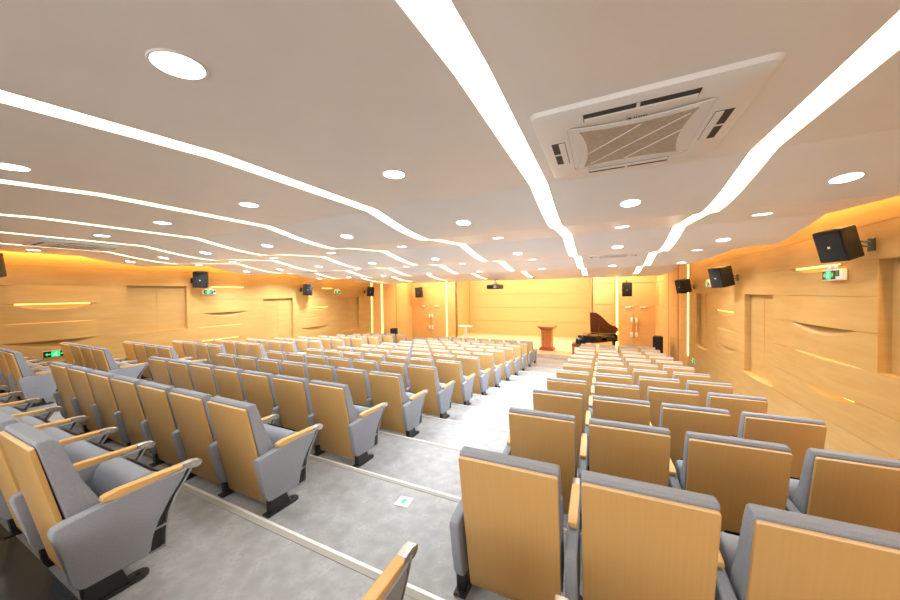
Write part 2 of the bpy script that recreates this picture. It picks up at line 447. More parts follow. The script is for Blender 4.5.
# splayed side panels beyond the hall walls (convex wood staves with light slits)
def bowed(bm, p, q, inward, bow=.07, n=8):
    p, q = Vector((*p, 0)), Vector((*q, 0)); nrm = Vector((inward, 0, 0)); A = []
    pts = []
    for i in range(n+1):
        t = i/n; v = p.lerp(q, t)+nrm*bow*math.sin(PI*t); pts.append((v.x, v.y))
    back = [(x-inward*.12, y) for x, y in (pts[-1], pts[0])]
    return pts+back
for zone, segs, inw in (('right', [((2.66, 13.32), (2.58, 14.3)), ((2.55, 14.3), (2.44, 15.3)), ((2.42, 15.3), (2.22, 17.2))], -1),
                        ('left', [((-10.84, 13.32), (-10.84, 14.0)), ((-10.84, 14.2), (-10.86, 15.4)), ((-10.83, 15.4), (-10.9, 17.2))], 1)):
    for p, q in segs:
        bm = NB()
        zz = [FRONT_Z-.1, -1.75, -.62, .40, 1.3]
        for a, b in zip(zz, zz[1:]): prism(bm, bowed(bm, p, q, inw), a+.003, b-.003, 'z')
        struct(build('trim_%d' % k, bm, M['stage'], ang=.3), 'convex wood stave panel beside the stage'); k += 1
bm = NB(); box(bm, 2.72, 2.85, 13.1, 17.6, -3, 1.3); struct(build('wall_wing_right', bm, M['stage']))
bm = NB(); box(bm, -11.25, -11.1, 13.1, 17.6, -3, 1.3); struct(build('wall_wing_left', bm, M['stage']))
def slit(x0, x1, y0, y1, z0, z1, lab):
    bm = NB(); box(bm, x0, x1, y0, y1, z0, z1)
    tag(build('light_strip', bm, M['slit']), lab, 'light strip', 'upright warm light slits around the stage')
slit(2.645, 2.66, 13.14, 13.31, -2.2, 1.2, 'upright warm light slit at the stage end of the near side wall')
slit(-10.92, -10.90, 13.14, 13.31, -2.2, 1.2, 'upright warm light slit at the stage end of the far side wall')
slit(-10.92, -10.90, 14.01, 14.19, -2.6, 1.2, 'upright warm light slit between two staves beyond the far side wall')
slit(-8.50, -8.43, 17.24, 17.26, FRONT_Z+.05, 1.2, 'upright warm light slit beside the far double door')
slit(.63, .70, 17.24, 17.26, FRONT_Z+.05, 1.2, 'upright warm light slit behind the piano beside the double door')
bm = NB(); box(bm, -11.2, -7.8, 17.29, 17.36, -3, 1.3); box(bm, -.45, 2.8, 17.29, 17.36, -3, 1.3); box(bm, -7.9, -.4, 19.38, 19.45, -3, 1.3)
struct(build('wall_stage_back', bm, M['stage']))

# ------------------------------------------------------------------ auditorium chairs
# local: x across, +y towards the stage, z up from the tier; back leans away from the stage
def lean(t): return .145*t
W = .49
def mk_back_panel():
    bm = NB()
    pts = rrect(-W/2+.004, W/2-.004, -.022, .775, .012, 3, (1, 1, 1, 1))
    prism(bm, pts, -.011, .009, 'y', .0025, 2)
    for f in bm.faces:
        c = f.calc_center_median()
        if f.normal.y > -.95 and c.z > .768: f.material_index = 1
    ang = math.atan2(.150, .765)
    bmesh.ops.transform(bm, matrix=Matrix.Translation((0, .152, .083)) @ Matrix.Rotation(ang, 4, 'X'), verts=bm.verts)
    return mesh_of('back_panel', bm, [M['beech'], M['beech_edge']], .4)
def mk_backrest():
    bm = NB()
    prism(bm, [(.012, .855), (.020, .868), (.066, .869), (.084, .855), (.098, .80), (.150, .63), (.196, .50), (.236, .43), (.258, .36), (.255, .24), (.225, .19), (.165, .17), (.152, .20)],
          -W/2+.001, W/2-.001, 'x', .011, 3)
    return mesh_of('backrest', bm, M['fabric'], .7)
def mk_seat():
    bm = NB()
    prism(bm, [(.305, .33), (.312, .42), (.328, .485), (.358, .512), (.42, .514), (.468, .49), (.506, .44), (.520, .40), (.510, .35), (.47, .31), (.38, .29), (.325, .30)], -.222, .222, 'x', .022, 4)
    return mesh_of('seat', bm, M['fabric'], .7)
def mk_under():
    bm = NB()
    prism(bm, [(.45, .512), (.492, .478), (.522, .43), (.534, .395), (.524, .345), (.48, .303), (.512, .35), (.5215, .40), (.508, .443), (.470, .493)], -.19, .19, 'x')
    return mesh_of('seat_shell', bm, M['black'], .5)
def mk_arm_panel():
    bm = NB()
    prism(bm, [(.030, .440), (.038, .462), (.062, .473), (.30, .490), (.575, .497), (.545, .455), (.462, .365), (.412, .28), (.394, .20), (.384, .115), (.367, .098), (.13, .108), (.106, .124), (.092, .16)],
          -.0275, .0275, 'x', .013, 3)
    return mesh_of('arm_panel', bm, M['fabric'], .7)
def mk_frame():
    bm = NB()
    out = [(.60, .497), (.582, .46), (.515, .37), (.474, .28), (.460, .20), (.452, .10)]
    inn = [(.444, .10), (.452, .20), (.465, .283), (.506, .375), (.570, .463), (.582, .497)]
    prism(bm, out+inn, -.024, .024, 'x', .003, 1, mi=0)
    prism(bm, [(.578, .495), (.556, .46), (.494, .372), (.452, .283), (.440, .20), (.432, .10), (.380, .10), (.388, .20), (.405, .282), (.455, .367), (.542, .457), (.566, .495)], -.017, .017, 'x', mi=1)
    box(bm, -.026, .026, .392, .458, .218, .226, mi=0); box(bm, -.026, .026, .382, .452, .098, .106, mi=0)
    return mesh_of('arm_frame', bm, [M['frame'], M['black']], .4)
def mk_armrest():
    bm = NB()
    prism(bm, [(.198, .502), (.206, .488), (.25, .486), (.545, .496), (.545, .522), (.26, .526), (.218, .523), (.202, .516)], -.023, .023, 'x', .007, 3)
    return mesh_of('armrest', bm, M['beech_arm'], .6)
def mk_tip():
    bm = NB()
    prism(bm, [(.546, .492), (.546, .5225), (.600, .521), (.632, .515), (.646, .502), (.646, .488), (.634, .475), (.614, .471), (.590, .478), (.566, .490)], -.021, .021, 'x', .004, 2)
    for s in (-1, 1): tube(bm, (s*.0215, .620, .494), (s*.023, .620, .494), .008, 10)
    return mesh_of('arm_tip', bm, M['metal'], .5)
def mk_stand():
    bm = NB()
    prism(bm, [(.135, .002), (.30, .002), (.29, .03), (.262, .12), (.12, .13), (.13, .03)], -.026, .026, 'x', .004, 1)
    return mesh_of('stand', bm, M['steel_black'], .4)
def mk_base():
    bm = NB()
    pts = [( -.035, .10), (.035, .10)] + [(.045*math.cos(a), .335+.045*math.sin(a)) for a in [PI*i/8 for i in range(9)]]
    prism(bm, pts, 0, .016, 'z', .004, 2)
    tube(bm, (0, .335, .016), (0, .335, .022), .012, 10)
    return mesh_of('base_plate', bm, M['steel_black'], .4)
ME = dict(back=mk_back_panel(), rest=mk_backrest(), seat=mk_seat(), shell=mk_under(), panel=mk_arm_panel(), frame=mk_frame(), arm=mk_armrest(), tip=mk_tip(), stand=mk_stand(), base=mk_base())
def add_arm(t, x):
    p = obj('arm_panel', ME['panel'], t, (x, 0, 0))
    obj('armrest', ME['arm'], p)['label'] = 'light beech armrest'; obj('arm_tip', ME['tip'], p)['label'] = 'metal armrest end'; obj('arm_frame', ME['frame'], p)
    s = obj('stand', ME['stand'], t, (x, 0, 0)); obj('base_plate', ME['base'], s)
def make_chair(label, both, back=True):
    t = thing('auditorium_chair', label, 'chair')
    if back:
        obj('back_panel', ME['back'], t)['label'] = 'beech veneer back panel'; obj('backrest', ME['rest'], t)
    s = obj('seat', ME['seat'], t); obj('seat_shell', ME['shell'], s)
    add_arm(t, PITCH/2)
    if both: add_arm(t, -PITCH/2)
    return t
def project(p):
    v = Vector(p); d = v.dot(_f)
    if d < .05: return None
    return (450+FPX*v.dot(_R)/d, 300-FPX*v.dot(_U)/d)
def in_view(x, y, z):
    for dx in (-.25, .3):
        for dy, dz in ((0, .86), (.62, .5), (.35, .6), (.13, .3)):
            q = project((x+dx, y+dy, z+dz))
            if q and -3 < q[0] < 903 and -3 < q[1] < 603: return True
    return False
NUM = ['zero', 'one', 'two', 'three', 'four', 'five', 'six', 'seven', 'eight', 'nine', 'ten', 'eleven', 'twelve', 'thirteen']
KANG, GR, GL = .0205, 1.5893, 1.6321
protos = {}
def put(block, r, s):
    y = row_y(r); x = {'C': (s-3)*PITCH, 'R': 3.5*PITCH+GR+(s+.5)*PITCH, 'L': -3.5*PITCH-GL-(3-s+.5)*PITCH}[block]
    rot = 0
    if block != 'C':
        sg = 1 if block == 'R' else -1
        hx = sg*3.5*PITCH; l = x-hx
        x = hx+l*math.cos(KANG); y += sg*l*math.sin(KANG); rot = sg*KANG
    x += XA; z = tier_z(r)
    if not in_view(x, y, z): return
    rw = 13-r                        # counted from the stage
    if block == 'C': lab = 'grey chair, middle block, row %s from stage, seat %s from the stepped aisle' % (NUM[rw], NUM[7-s])
    elif block == 'R': lab = 'grey chair, block by piano side wall, row %s from stage, seat %s from aisle' % (NUM[rw], NUM[s+1])
    else: lab = 'grey chair, block along far side wall, row %s from stage, seat %s from wall' % (NUM[rw], NUM[s+1])
    grp = {'C': 'chairs of the middle block', 'R': 'chairs of the block by the near wall', 'L': 'chairs of the block by the far wall'}[block]
    both = (s == 0)
    if both not in protos:
        t = protos[both] = make_chair(lab, both); t['group'] = grp
        t.location = (x, y, z); t.rotation_euler = (0, 0, rot)
    else: dup(protos[both], (x, y, z), rot, lab, grp)
for r in range(0, 13):
    for s in range(7): put('C', r, s)
    for s in range(4):
        if r > 0: put('R', r, s)
        put('L', r, s)
# the chair at the photographer's knee: only its arm and tipped-up seat reach into view
x = XA+3.5*PITCH+GR+.5*PITCH
t = make_chair('tipped-up grey seat with beech armrest cut off by the bottom edge, beside the aisle', True, back=False)
for o in list(t.children):
    if o.name.split('.')[0] == 'seat':
        for q in list(o.children): bpy.data.objects.remove(q)
        bm = NB(); prism(bm, [(.11, .33), (.11, .40), (.16, .43), (.42, .425), (.49, .40), (.50, .36), (.47, .335)], -.222, .222, 'x', .018, 3)
        o.data = mesh_of('seat', bm, M['fabric'], .7)
t['label'] = 'lowered grey seat with beech armrest cut off by the bottom edge, beside the aisle'
t['group'] = 'chairs of the block by the near wall'
t.location = (x+.02, row_y(0)-.01, tier_z(0)); t.rotation_euler = (0, 0, KANG)

# ------------------------------------------------------------------ ceiling fittings
def tilt_at(y): return math.atan2(ceil_z(y+.03)-ceil_z(y-.03), .06)
bm = NB(); lathe(bm, [(.084, .004), (.084, -.004), (.092, -.005), (.095, -.002), (.095, .004)], 28); DL_RING = mesh_of('trim_ring', bm, M['ceil'], .6)
bm = NB(); lathe(bm, [(.0, -.0035), (.083, -.0035), (.083, .003), (0, .003)], 28); DL_DISC = mesh_of('diffuser', bm, M['down'], .6)
LAMPS = []
for e in E_ROW:
    lamp = bpy.data.lights.new('downlight_lamp', 'SPOT'); lamp.energy = e; lamp.color = (.93, .96, 1.0); lamp.spot_size = math.radians(150); lamp.spot_blend = .7; lamp.shadow_soft_size = .08
    side = []
    for q in (.5, 1.0, 1.15):
        l2 = lamp.copy(); l2.energy = e*q; side.append(l2)
    LAMPS.append(side)
DLX = [(-9.93, 'ceiling edge along the far wall'), (-8.42, 'first ceiling bay from the far wall'), (-6.85, 'second ceiling bay from the far wall'), (-5.05, 'third ceiling bay from the far wall'),
       (-3.3, 'fourth ceiling bay from the far wall'), (-1.48, 'ceiling bay left of the wide aisle strip'), (.25, 'bay with the large air conditioner'), (1.68, 'ceiling bay along the near wall')]
DLX[5] = (-1.48, 'fifth ceiling bay from the far wall'); DLX = [(x, b.replace('ceiling bay from the far wall', 'bay from far wall')) for x, b in DLX]
DLY = [(.68, 'the back of the room'), (2.1, ''), (3.5, ''), (4.9, ''), (6.2, ''), (7.7, ''), (9.0, '')]
ORD = ['one', 'two', 'three', 'four', 'five', 'six', 'seven', 'eight', 'nine']
first = None
for x, bay in DLX:
    for j, (y, _) in enumerate(DLY):
        if x in (.25, -8.42) and (y < 3 or y == 7.7): continue
        if x in (-9.93, 1.68) and y < 1: continue
        xx, yy = x, y
        if x == -3.3 and y < 1: xx = -3.62
        lab = 'round white downlight, number %s from the stage, %s' % (ORD[6-j], bay)
        z = ceil_z(yy)
        if first is None:
            t = first = thing('downlight', lab, 'ceiling light', group='round downlights in the ceiling')
            obj('trim_ring', DL_RING, t); obj('diffuser', DL_DISC, t)
        else: t = dup(first, (0, 0, 0), None, lab)
        t.location = (xx, yy, z); t.rotation_euler = (tilt_at(yy), 0, 0)
        l = bpy.data.objects.new('downlight_lamp', LAMPS[j][0 if x > 1 else 2 if x < -9 else 1]); COL.objects.link(l); l.location = (xx, yy, z-.03)

def air_con(x, y, lab):
    z = ceil_z(y)
    t = thing('air_conditioner', lab, 'air conditioner', (x, y, z), 0, 'ceiling air conditioners'); t.rotation_euler = (tilt_at(y), 0, 0)
    bm = NB(); S = .515
    # panel: a rounded square frame, proud of the ceiling, with slots cut around a centre
    def ring(o_out, o_in, z0, z1, mi=0):
        pass
    pts = rrect(-S, S, -S, S, .05, 5); top = [(px*.965, py*.965) for px, py in pts]
    A = [bm.verts.new((px, py, 0)) for px, py in pts]; B = [bm.verts.new((px*.985, py*.985, -.022)) for px, py in pts]; C_ = [bm.verts.new((px*.93, py*.93, -.034)) for px, py in pts]
    D_ = [bm.verts.new((px*.66, py*.66, -.034)) for px, py in pts]; E_ = [bm.verts.new((px*.66, py*.66, -.028)) for px, py in pts]
    n = len(pts)
    for P_, Q_ in ((A, B), (B, C_), (C_, D_), (D_, E_)):
        for i in range(n): bm.faces.new((P_[i], P_[(i+1) % n], Q_[(i+1) % n], Q_[i]))
    bm.faces.new(E_); bm.faces.new(A[::-1])
    build('cover_panel', bm, M['ac'], t, ang=.4)
    # centre intake with concave sides
    bm = NB(); q = []
    for a in range(4):
        for i in range(8):
            u = -1+2*i/8
            px, py = .285*u, -.285+.035*(1-u*u)
            ca, sa = math.cos(a*PI/2), math.sin(a*PI/2)
            q.append((px*ca-py*sa, px*sa+py*ca))
    prism(bm, [(a*1.13, b*1.13) for a, b in q], -.040, -.033, 'z', .003, 1)
    fr = build('intake_frame', bm, M['ac'], t)
    bm = NB(); prism(bm, [(a*.97, b*.97) for a, b in q], -.043, -.0395, 'z')
    build('intake_grille', bm, M['acgrille'], t)
    bm = NB()
    for (p0, p1) in (((.25, -.06), (-.02, .225)), ((.25, -.235), (-.235, .235)), ((.03, -.225), (-.24, .05))):
        tube(bm, (*p0, -.043), (*p1, -.043), .004, 6)
    build('grille_rib', bm, M['ac'], fr)
    for a in range(4):
        rot = Matrix.Rotation(a*PI/2, 4, 'Z')
        bm = NB(); hl = .25 if a % 2 == 0 else .17; box(bm, -hl, hl, -.445, -.365, -.0355, -.030, mtx=rot)
        sl = build('air_slot', bm, M['dark'], t); sl['label'] = 'dark air outlet slot'
        bm = NB(); box(bm, -hl+.004, hl-.004, -.403, -.367, -.042, -.034, .002, 1, mtx=rot)
        box(bm, -.008, .008, -.444, -.366, -.038, -.034, mtx=rot)
        build('louvre', bm, M['ac'], sl)
    bm = NB()
    prism(bm, [(-.045, -.310), (-.022, -.303), (-.020, -.317), (-.034, -.320)], -.0416, -.0395, 'z')
    for i in range(6): box(bm, -.012+i*.011, -.005+i*.011, -.315, -.306, -.0415, -.0395)
    build('badge', bm, M['signblack'], t)
    return t
air_con(.165, 2.25, 'large white cassette air conditioner in the ceiling between two luminous strips')
air_con(.22, 7.75, 'white cassette air conditioner in the ceiling near the stage, above the piano side block')
air_con(-8.42, 2.25, 'white cassette air conditioner high by the far wall at the back')
air_con(-8.42, 7.6, 'white cassette air conditioner high by the far wall towards the stage')

# ------------------------------------------------------------------ loudspeakers, exit lamps on the side walls
def speaker_parts(t, w, h, d, tiltm):
    bm = NB()
    prism(bm, [(-w/2, 0), (w/2, 0), (w/2*.72, d), (-w/2*.72, d)], -h/2, h/2, 'z', .012, 2)
    bmesh.ops.transform(bm, matrix=tiltm, verts=bm.verts)
    c = build('cabinet', bm, M['spk'], t)
    bm = NB(); box(bm, -w/2+.012, w/2-.012, -.014, .002, -h/2+.012, h/2-.012, .006, 2)
    bmesh.ops.transform(bm, matrix=tiltm, verts=bm.verts)
    build('grille', bm, M['grille'], t)
    bm = NB(); prism(bm, [(-.012, -h*.02-.012), (.012, -h*.02-.012), (.012, -h*.02+.012), (-.012, -h*.02+.012)], -.017, -.013, 'y')
    bmesh.ops.transform(bm, matrix=tiltm, verts=bm.verts)
    build('badge', bm, M['white'], t)
def wall_speaker(xw, y, z, sgn, yaw, lab, w=.30, h=.40, d=.26, reach=.33, tilt=14, roll=0):
    """front faces local -y; yaw turns it towards the seats"""
    t = thing('loudspeaker', lab, 'loudspeaker', (xw-sgn*reach, y, z), yaw, 'loudspeakers on the walls')
    tm = Matrix.Rotation(math.radians(roll), 4, 'Y') @ Matrix.Rotation(math.radians(tilt), 4, 'X')
    speaker_parts(t, w, h, d, tm)
    bm = NB()
    inv = Matrix.Rotation(-yaw, 4, 'Z')
    def L(p): return inv @ Vector(p)
    back = tm @ Vector((0, d, 0))
    wallp = inv @ Vector((sgn*(reach-.014), 0, 0))
    for dz in (-.025, .025): tube(bm, back+Vector((0, -.02, dz)), wallp+Vector((0, 0, dz)), .009, 8)
    b = build('bracket', bm, M['steel_black'], t)
    bm = NB(); q = NB(); q.free()
    box(bm, -.006, .006, -.05, .05, -.07, .07, .002, 1, mtx=Matrix.Translation(wallp) @ inv)
    build('wall_plate', bm, M['steel_black'], b)
    return t
rt = -PI/2      # a speaker whose front (-y) looks to -x
wall_speaker(XR, 5.08, .475, 1, -1.22, 'large black loudspeaker on the near side wall right above the exit lamp', .29, .36, .20, .33, 16, 0)
wall_speaker(XR, 8.85, .275, 1, -1.15, 'black loudspeaker on the near side wall beside the small exit lamp, above the second niche', .34, .44, .28, .38, 12, 0)
wall_speaker(XR, 12.45, .13, 1, -1.1, 'black loudspeaker on the near side wall at the stage end, by the light slit', .34, .44, .28, .38, 12, 0)
wall_speaker(XL, 1.60, .63, -1, .9, 'black loudspeaker on the far side wall cut by the edge of the view', .34, .46, .30, .40, 10)
wall_speaker(XL, 5.15, .485, -1, .85, 'black loudspeaker on the far side wall directly over a green exit lamp', .34, .46, .30, .40, 10, 4)
wall_speaker(XL, 8.85, .235, -1, .8, 'black loudspeaker on the far side wall above the end of the second niche', .34, .46, .30, .40, 10, 4)
wall_speaker(XL, 12.6, .15, -1, .75, 'black loudspeaker on the far side wall at the stage end, by the light slits', .34, .46, .30, .40, 10, 4)
def stage_speaker(x, y, z, yaw, lab, w=.40, h=.62):
    t = thing('loudspeaker', lab, 'loudspeaker', (x, y, z), yaw, 'loudspeakers above the stage doors')
    speaker_parts(t, w, h, .34, Matrix.Rotation(math.radians(6), 4, 'X'))
    bm = NB(); tube(bm, (0, .2, h/2-.05), (0, .2, h/2+.12), .014, 8); tube(bm, (0, .2, h/2+.12), (0, 17.2-y, h/2+.12), .014, 8)
    for s in (-1, 1): box(bm, s*(w/2)-.004, s*(w/2)+.004, .12, .2, -.06, .06)
    build('bracket', bm, M['steel_black'], t)
stage_speaker(-10.08, 16.6, .10, 0, 'black loudspeaker hung on the wall over the far double door')
stage_speaker(1.03, 16.3, .09, 0, 'black loudspeaker hung on the wall over the double door behind the piano')
def floor_speaker(x, y, z, yaw, h, w, lab):
    t = thing('floor_loudspeaker', lab, 'loudspeaker', (x, y, z), yaw, 'loudspeakers standing on the floor')
    speaker_parts(t, w, h, .38, Matrix.Translation((0, 0, h/2+.02)))
    bm = NB()
    for sx in (-1, 1):
        for yy in (.06, .3): tube(bm, (sx*w*.3, yy, 0), (sx*w*.3, yy, .022), .018, 8)
    build('foot', bm, M['black'], t)
floor_speaker(1.97, 14.6, FRONT_Z, -.15, .95, .34, 'tall black floor loudspeaker below the near side staves by the piano')
floor_speaker(-10.28, 14.3, FRONT_Z, .3, .86, .36, 'black floor loudspeaker beside the far staves')

def running_sign(bm, w, h, mid=True):
    """face in the x-z plane looking to -y: dark glass, green middle with a running figure and arrows to both sides"""
    pass
def exit_lamp(xw, y, z, sgn, yaw, lab):
    t = thing('exit_lamp', lab, 'exit light', (xw-sgn*.045, y, z), yaw, 'twin lamp exit lights on the side walls')
    w, h = .35, .14
    bm = NB(); box(bm, -w/2, w/2, -.03, .035, -h/2, h/2, .012, 3); build('housing', bm, M['white'], t)
    bm = NB(); box(bm, -w/2+.014, w/2-.082, -.034, -.029, -h/2+.016, h/2-.016, .002, 1)
    f = build('sign_face', bm, M['signblack'], t)
    x0, x1 = -w/2+.016, w/2-.084; xm = (x0+x1)/2; fw = x1-x0
    bm = NB(); box(bm, xm-.045, xm+.045, -.0375, -.033, -.046, .046); 
    for s in (-1, 1):
        prism(bm, [(xm+s*.050, -.014), (xm+s*.070, -.014), (xm+s*.070, -.030), (xm+s*.094, 0), (xm+s*.070, .030), (xm+s*.070, .014), (xm+s*.050, .014)][::s], -.0375, -.033, 'y')
    g = build('symbol', bm, M['green'], f)
    bm = NB()   # running figure
    tube(bm, (xm+.012, -.039, .032), (xm+.012, -.0375, .032), .009, 10)
    prism(bm, [(xm-.004, .020), (xm+.012, .018), (xm+.004, -.008), (xm+.022, -.020), (xm+.018, -.040), (xm+.010, -.040), (xm+.010, -.024), (xm-.010, -.012), (xm-.030, -.034), (xm-.036, -.028), (xm-.016, -.002), (xm-.006, .008), (xm-.024, .006), (xm-.026, .013)], -.039, -.0375, 'y')
    build('figure', bm, M['greenhi'], f)
    bm = NB(); box(bm, w/2-.068, w/2-.014, -.034, -.029, -.020, h/2-.016, .006, 2); build('status_window', bm, M['greendim'], t)
    for s in (-1, 1):
        bm = NB(); hx = -.03+s*.062
        tube(bm, (hx, 0, h/2-.004), (hx, 0, h/2+.02), .012, 10); 
        lathe(bm, [(.0, -.03), (.028, -.026), (.036, -.010), (.034, .008), (.020, .026), (.0, .030)], 18)
        for v in bm.verts:
            pass
        me = mesh_of('lamp_head', bm, M['lens'], .7)
        o = obj('lamp_head', me, t)
        vs = me.vertices
        for v in vs:
            if abs(v.co.x-hx) > .0125 or v.co.z < .05 and abs(v.co.x) <= .04: pass
    return t
def lamp_heads(t):
    for o in list(t.children):
        if o.name.startswith('lamp_head'): bpy.data.objects.remove(o)
    for s in (-1, 1):
        bm = NB(); hx = -.03+s*.062
        tube(bm, (hx, 0, .060), (hx, 0, .090), .010, 10)
        q = bmesh.new(); lathe(q, [(.0, -.03), (.028, -.026), (.036, -.010), (.034, .008), (.020, .026), (.0, .030)], 18)
        bmesh.ops.transform(q, matrix=Matrix.Translation((hx, -.005, .104)) @ Matrix.Rotation(-PI/2-.5, 4, 'X') @ Matrix.Scale(-1, 4, (0, 0, 1)), verts=q.verts)
        tmp = bpy.data.meshes.new('t'); q.to_mesh(tmp); q.free(); bm.from_mesh(tmp); bpy.data.meshes.remove(tmp)
        build('lamp_head', bm, M['lens'], t, ang=.7)
for args in ((XR, 5.62, .175, 1, -PI/2+.0, 'twin-head exit lamp with lit green sign under the large loudspeaker, near side wall'),
             (XR, 10.75, .165, 1, -PI/2, 'small twin-head exit lamp on the near side wall between second and third loudspeaker'),
             (XL, 5.56, .15, -1, PI/2, 'twin-head exit lamp with green sign under a loudspeaker on the far side wall'),
             (XL, 10.75, .15, -1, PI/2, 'small twin-head exit lamp on the far side wall near the stage')):
    lamp_heads(exit_lamp(*args))
def low_sign(xw, y, z, sgn, yaw, lab):
    t = thing('exit_sign', lab, 'exit sign', (xw-sgn*.012, y, z), yaw, 'low exit signs on the side walls')
    w, h = .36, .15
    bm = NB(); box(bm, -w/2, w/2, -.012, .012, -h/2, h/2, .003, 1); build('housing', bm, M['white'], t)
    bm = NB(); box(bm, -w/2+.006, w/2-.006, -.015, -.011, -h/2+.008, h/2-.008); f = build('sign_face', bm, M['signblack'], t)
    bm = NB(); box(bm, -.062, .062, -.018, -.0145, -.056, .056)
    prism(bm, [(.075, -.014), (.15, -.014), (.15, .014), (.075, .014)], -.018, -.0145, 'y')
    prism(bm, [(-.150, 0), (-.115, -.032), (-.115, -.012), (-.075, -.012), (-.075, .012), (-.115, .012), (-.115, .032)], -.018, -.0145, 'y')
    build('symbol', bm, M['green'], f)
    bm = NB()
    tube(bm, (.014, -.0195, .040), (.014, -.018, .040), .010, 10)
    prism(bm, [(-.004, .026), (.014, .022), (.004, -.010), (.026, -.024), (.022, -.050), (.012, -.050), (.012, -.030), (-.012, -.014), (-.036, -.042), (-.043, -.034), (-.018, -.002), (-.006, .010), (-.028, .008), (-.03, .016)], -.0195, -.018, 'y')
    build('figure', bm, M['greenhi'], f)
low_sign(XL, 2.53, -1.20, -1, PI/2, 'lit green exit sign low on the far side wall behind the seats')
low_sign(XR, 12.5, -2.25, 1, -PI/2, 'small green exit sign low at the stage end of the near side wall')

# projector hanging below the last ceiling board
t = thing('projector', 'small dark projector hanging from the ceiling in front of the stage', 'projector', (-3.86, 12.3, .26)); t.scale = (1.5, 1.3, 1.4)
bm = NB(); box(bm, -.20, .20, -.15, .15, -.065, .065, .025, 3); build('body', bm, M['projector'], t)
bm = NB(); tube(bm, (.045, -.185, 0), (.045, -.14, 0), .042, 16); l = build('lens', bm, M['lens'], t); l['label'] = 'pale round lens'
bm = NB(); box(bm, -.19, -.02, -.156, -.149, -.045, .045, .003, 1); build('vent', bm, M['black'], t)
bm = NB(); tube(bm, (0, 0, .06), (0, 0, (ceil_z(12.3)-.26)/1.4), .022, 12); lathe(bm, [(.0, .06), (.09, .06), (.04, .12), (.0, .13)], 16); lathe(bm, [(.0, (ceil_z(12.3)-.26)/1.4-.02), (.06, (ceil_z(12.3)-.26)/1.4-.015), (.06, (ceil_z(12.3)-.26)/1.4-.001), (0, (ceil_z(12.3)-.26)/1.4-.001)], 16)
build('ceiling_mount', bm, M['white'], t)

# ------------------------------------------------------------------ on the stage
LX, LY = -2.22, 14.75
t = thing('lectern', 'reddish wooden lectern standing alone on the stage', 'lectern', (LX, LY, SZ), -.12)
bm = NB(); box(bm, -.30, .30, -.22, .22, 0, .10, .008, 2); box(bm, -.27, .27, -.20, .20, .10, .14, .01, 2); build('base', bm, M['lecternred'], t)
bm = NB(); box(bm, -.225, .225, -.16, .16, .14, .88, .006, 1); build('column', bm, M['lectern'], t)
bm = NB(); box(bm, -.18, .18, -.170, -.158, .20, .82, .004, 1); build('front_panel', bm, M['lectern'], t)
bm = NB(); prism(bm, [(-.22, .88), (.22, .88), (.30, .99), (-.30, .99)], -.17, .17, 'y', .004, 1); build('neck', bm, M['lecternred'], t)
bm = NB(); prism(bm, [(-.24, .985), (.24, .985), (.24, 1.14), (-.24, 1.06)], -.36, .36, 'x', .008, 2); build('top', bm, M['lectern'], t)
t = thing('pedestal_table', 'white narrow topped stand on the stage left of the lectern', 'stand', (-6.85, 16.3, SZ))
bm = NB(); box(bm, -.36, .36, -.2, .2, .74, .785, .01, 2); build('table_top', bm, M['white'], t)
bm = NB(); prism(bm, [(-.12, .02), (.12, .02), (.06, .35), (.06, .74), (-.06, .74), (-.06, .35)], -.06, .06, 'y', .006, 1); build('pedestal', bm, M['white'], t)
bm = NB(); box(bm, -.24, .24, -.18, .18, 0, .03, .006, 1); build('foot', bm, M['white'], t)

PX, PY = -.165, 14.15
t = thing('grand_piano', 'black grand piano with its lid raised, keyboard to the left', 'piano', (PX, PY, SZ)); t.scale = (.86, .80, .85)
# plan outline: keyboard at -x, tail at +x, straight bass side at +y (away), curved side towards the hall
def plan(s=1.0, x_off=0):
    pts = [(-.62, .72), (-.62, -.74), (-.20, -.74)]
    for i in range(1, 13):
        u = i/12; pts.append((-.20+.92*u, -.74+.95*(.5-.5*math.cos(PI*u))*.95))
    for i in range(1, 9):
        a = -PI/2+PI*i/8; pts.append((.72+.16*math.cos(a)*1.0, .44+.28*math.sin(a)*1.0))
    return [(x*s+x_off, y*s) for x, y in pts]
pl = plan()
bm = NB()
A = [bm.verts.new((x, y, .68)) for x, y in pl]; B = [bm.verts.new((x, y, .99)) for x, y in pl]
IN = [(x*.94+.01, y*.93) for x, y in pl]
C_ = [bm.verts.new((x, y, .99)) for x, y in IN]; D_ = [bm.verts.new((x, y, .90)) for x, y in IN]
n = len(pl)
for P_, Q_ in ((A, B), (B, C_), (C_, D_)):
    for i in range(n): bm.faces.new((P_[i], P_[(i+1) % n], Q_[(i+1) % n], Q_[i]))
bm.faces.new(A[::-1]); bm.faces.new(D_)
build('rim', bm, M['piano'], t, ang=.5)
bm = NB(); prism(bm, [(x*.93+.01, y*.92) for x, y in pl], .895, .915, 'z'); build('soundboard', bm, M['soundboard'], t)
bm = NB()
prism(bm, [(x*.86+.02, y*.85) for x, y in pl], .916, .932, 'z'); 
for i in range(5): box(bm, -.45, .70-.09*i, .45-.22*i, .48-.22*i, .932, .955)
build('iron_plate', bm, M['gold'], t)
bm = NB(); box(bm, -.90, -.60, -.74, .72, .62, .70, .01, 2)
for s in (-.74, .66): box(bm, -.90, -.60, s, s+.06, .66, .86, .015, 2)
kb = build('key_bed', bm, M['piano'], t)
bm = NB()
for i in range(52): box(bm, -.885, -.73, -.67+i*.0254, -.67+i*.0254+.0238, .70, .722)
wk = build('keyboard', bm, M['ivory'], t); wk['label'] = 'row of white keys'
bm = NB()
